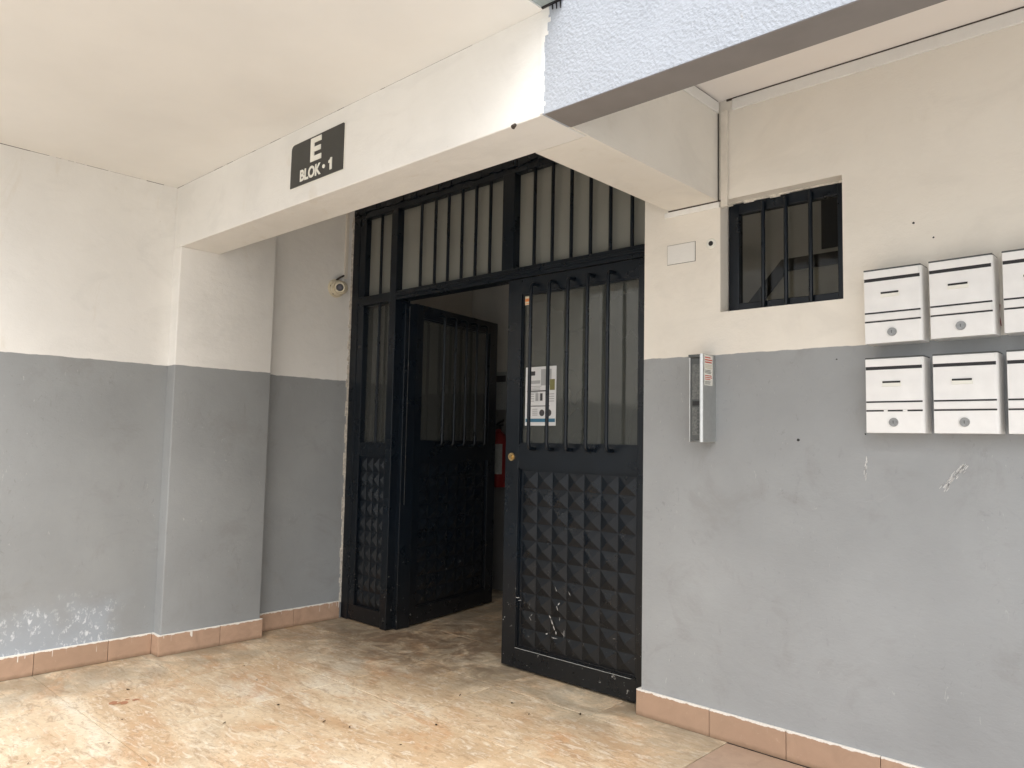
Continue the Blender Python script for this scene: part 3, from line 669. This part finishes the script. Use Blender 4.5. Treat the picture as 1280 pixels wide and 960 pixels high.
# mailboxes ---------------------------------------------------------
def mailbox(label):
    t = thing('mailbox', label, 'mailbox', group='mailboxes on the wall')
    W, H, Dp = .184, .260, .078
    bm = bmesh.new()
    r = .012
    sec = [(0, 0), (0, -Dp)] + [(0.0005, -Dp)] + [(W - r + r * math.sin(q), -Dp + r - r * math.cos(q)) for q in (0, .39, .78, 1.18, 1.57)] + [(W, 0)]
    sec = [(0, 0), (0, -Dp)] + sec[3:]
    prism(bm, sec, lambda u, v: (u, v, 0), lambda u, v: (u, v, H - .006)); obj('body', mesh('body', bm, 'box', True), t)
    mk('lid', 'greyplate', t, (-.001, W - .002, -Dp - .002, 0, H - .0058, H - .001), bevel=.001)
    mk('mail_slot', 'black', t, (0.0008, W - .006, -Dp - .0010, -Dp + .004, H - .044, H - .033))
    mk('slot_flap', 'box', t, (0.0, W - .008, -Dp - .0035, -Dp - .0002, H - .033, H - .0075), bevel=.001)
    for z in (.0725, .103): mk('seam', 'black', t, (.0008, W - .006, -Dp - .0010, -Dp + .004, z, z + .0052))
    mk('moulding', 'box', t, (.0008, W - .008, -Dp - .0028, -Dp - .0003, .079, .1015), bevel=.001)
    nh = mk('name_holder', 'letter', t, (.054, .114, -Dp - .003, -Dp - .0002, .158, .175), bevel=.0008)
    mk('holder_slot', 'black', nh, (.055, .112, -Dp - .0034, -Dp - .0024, .1695, .1760))
    bm = bmesh.new(); cyl(bm, (.088, -Dp + .001, .036), (.088, -Dp - .006, .036), .0150, .0138, 22); lo = obj('lock', mesh('lock', bm, 'darksteel', True), t)
    mk('keyhole', 'black', lo, (.0872, .0888, -Dp - .0064, -Dp - .0055, .031, .041))
    return t
mlabels = {(0, 1): 'white mailbox beside the window, upper row, its lower edge on the paint line', (1, 1): 'white mailbox, upper row, second out from the window', (2, 1): 'white mailbox, upper row, third out from the window with a red wire beside it',
           (0, 0): 'white mailbox, lower row on grey paint, nearest the intercom, chipped lower seam', (1, 0): 'white mailbox, lower row on grey paint, second out from the intercom', (2, 0): 'white mailbox, lower row on grey paint, third out from the intercom'}
proto = None
for (i, j), lb in mlabels.items():
    if proto is None: t = proto = mailbox(lb)
    else: t = copy_tree(proto); t['label'] = lb
    t.location = (-.908 + .2075 * i + (.004 if j == 0 and i else 0), D, 1.5165 + .0025 * i if j else 1.2085)
    t.rotation_euler = (0, (-.006, -.010, -.004)[i] * j, 0)
    if (i, j) == (0, 0):
        for cx, cw in ((.058, .012), (.118, .014)): mk('paint_chip', 'box', t, (cx, cx + cw, -.0805, -.077, .072, .0785))
bm = bmesh.new(); tube(bm, [(-.517, D - .004, 1.625), (-.519, D - .006, 1.59), (-.514, D - .008, 1.555)], .0014, 6); tag(obj('wire', mesh('wire', bm, 'red', True)), 'thin red wire end hanging between two upper mailboxes', 'wire')

# ================================================================= small things on beam and canopy
fx_ = thing('light_fixture', 'small grey fixture with black rim at the canopy corner', 'light fixture', (-1.50, YN - .055, 2.515))
bm = bmesh.new(); prism(bm, [(-.035, 0), (.055, 0), (.07, .07), (-.05, .07)], lambda u, v: (u, -.05, v), lambda u, v: (u, .045, v)); obj('housing', mesh('housing', bm, 'fixture'), fx_)
mk('rim', 'black', fx_, (-.038, -.030, -.054, .050, -.005, .003), (.052, .060, -.054, .050, -.005, .003), (-.038, .060, -.054, -.047, -.005, .003), (-.038, .060, .043, .050, -.005, .003))
for k in range(3):
    bm = bmesh.new(); x_ = .012 + .016 * k; tube(bm, [(x_, .048, .01), (x_ + .004, .0505, -.006), (x_ + .009, .046, -.022 - .004 * k)], .0022, 6); obj('wire', mesh('wire', bm, 'black', True), fx_)
bm = bmesh.new(); cyl(bm, (-1.645, YN - .001, ZB - .004), (-1.630, YN - .006, ZB - .002), .008, .005, 10)
tag(obj('cable_stub', mesh('cable_stub', bm, 'crack', True)), 'short dark cable stub on the lower edge of the white beam', 'cable')

# ================================================================= in the hall: extinguisher, papers
ex = thing('fire_extinguisher', 'red fire extinguisher with white label on the hall wall behind the door', 'extinguisher', (-4.128, YBACK - .088, .80))
bm = bmesh.new()
prof = [(.0, 0), (.062, .0), (.07, .012), (.07, .36), (.058, .40), (.03, .425), (.02, .43), (.02, .45)]
rings = []
for r, z in prof: rings.append([bm.verts.new((r * math.cos(2 * math.pi * k / 24), r * math.sin(2 * math.pi * k / 24), z)) for k in range(24)])
for a_, b_ in zip(rings, rings[1:]):
    for k in range(24): bm.faces.new((a_[k], a_[(k + 1) % 24], b_[(k + 1) % 24], b_[k]))
bmesh.ops.remove_doubles(bm, verts=bm.verts, dist=1e-6)
obj('cylinder', mesh('cylinder', bm, 'red', True), ex)
bm = bmesh.new()
for z0, z1 in ((.10, .33),):
    n = 18; lo_ = []; hi_ = []
    for k in range(n + 1):
        q = -math.pi * .5 - 1.25 + 2.5 * k / n
        lo_.append(bm.verts.new((.0712 * math.cos(q), .0712 * math.sin(q), z0))); hi_.append(bm.verts.new((.0712 * math.cos(q), .0712 * math.sin(q), z1)))
    for k in range(n): bm.faces.new((lo_[k], lo_[k + 1], hi_[k + 1], hi_[k]))
obj('label_sheet', mesh('label_sheet', bm, 'label', True), ex)
bm = bmesh.new(); cyl(bm, (0, 0, .445), (0, 0, .475), .022, .018, 14); tube(bm, [(-.02, 0, .48), (.03, -.01, .50), (.08, -.03, .512)], .008, 8); tube(bm, [(-.02, 0, .465), (.03, -.01, .475), (.075, -.03, .478)], .007, 8)
obj('valve', mesh('valve', bm, 'black', True), ex)
bm = bmesh.new(); tube(bm, [(-.02, -.01, .46), (-.07, -.02, .44), (-.095, -.02, .36), (-.09, -.02, .2), (-.085, -.02, .12)], .009, 8); obj('hose', mesh('hose', bm, 'black', True), ex)
mk('bracket', 'darksteel', ex, (-.02, .02, .06, .086, .30, .36))
pn_ = thing('wall_notice', 'pale paper notice on the hall wall above the fire extinguisher', 'notice', (-4.318, YBACK - .004, 1.40))
mk('sheet', 'label', pn_, (0, .21, -.0016, -.0004, 0, .30)); mk('heading', 'ink', pn_, (.03, .18, -.0022, -.0017, .22, .27))

# ================================================================= bits of dry leaf on the floor
spots = [(-3.658, 1.422), (-3.022, 1.803), (-3.393, 1.905), (-2.98, 1.538), (-2.721, 1.834), (-3.645, 1.973), (-2.6, 1.873), (-2.322, 1.906), (-2.381, 2.138), (-3.083, 1.14), (-3.083, .877), (-2.782, 1.168), (-2.342, 2.548), (-2.577, 2.454), (-3.293, 1.262), (-2.20, 2.50), (-2.05, 2.66)]
for i, (x, y) in enumerate(spots):
    bm = bmesh.new(); L = random.uniform(.005, .0115); Wd = L * random.uniform(.28, .5)
    top = [bm.verts.new((x_, y_, z_)) for x_, y_, z_ in ((-L, 0, .002), (-L * .3, -Wd, .005), (L * .5, -Wd * .7, .003), (L, 0, .006), (L * .4, Wd, .002), (-L * .4, Wd * .8, .004))]
    bm.faces.new(top)
    bmesh.ops.solidify(bm, geom=list(bm.faces), thickness=.0012)
    o = obj('leaf_fragment', mesh('leaf_fragment', bm, 'leaf'), None, (x, y, .0008), (0, 0, random.uniform(0, 6.28)))
    tag(o, 'tiny dark scrap of dry leaf on the marble floor', 'leaf scrap', 'leaf scraps on the marble floor')

scene.render.engine = 'CYCLES'
scene.cycles.max_bounces = 7; scene.cycles.diffuse_bounces = 4; scene.cycles.glossy_bounces = 3; scene.cycles.transparent_max_bounces = 12
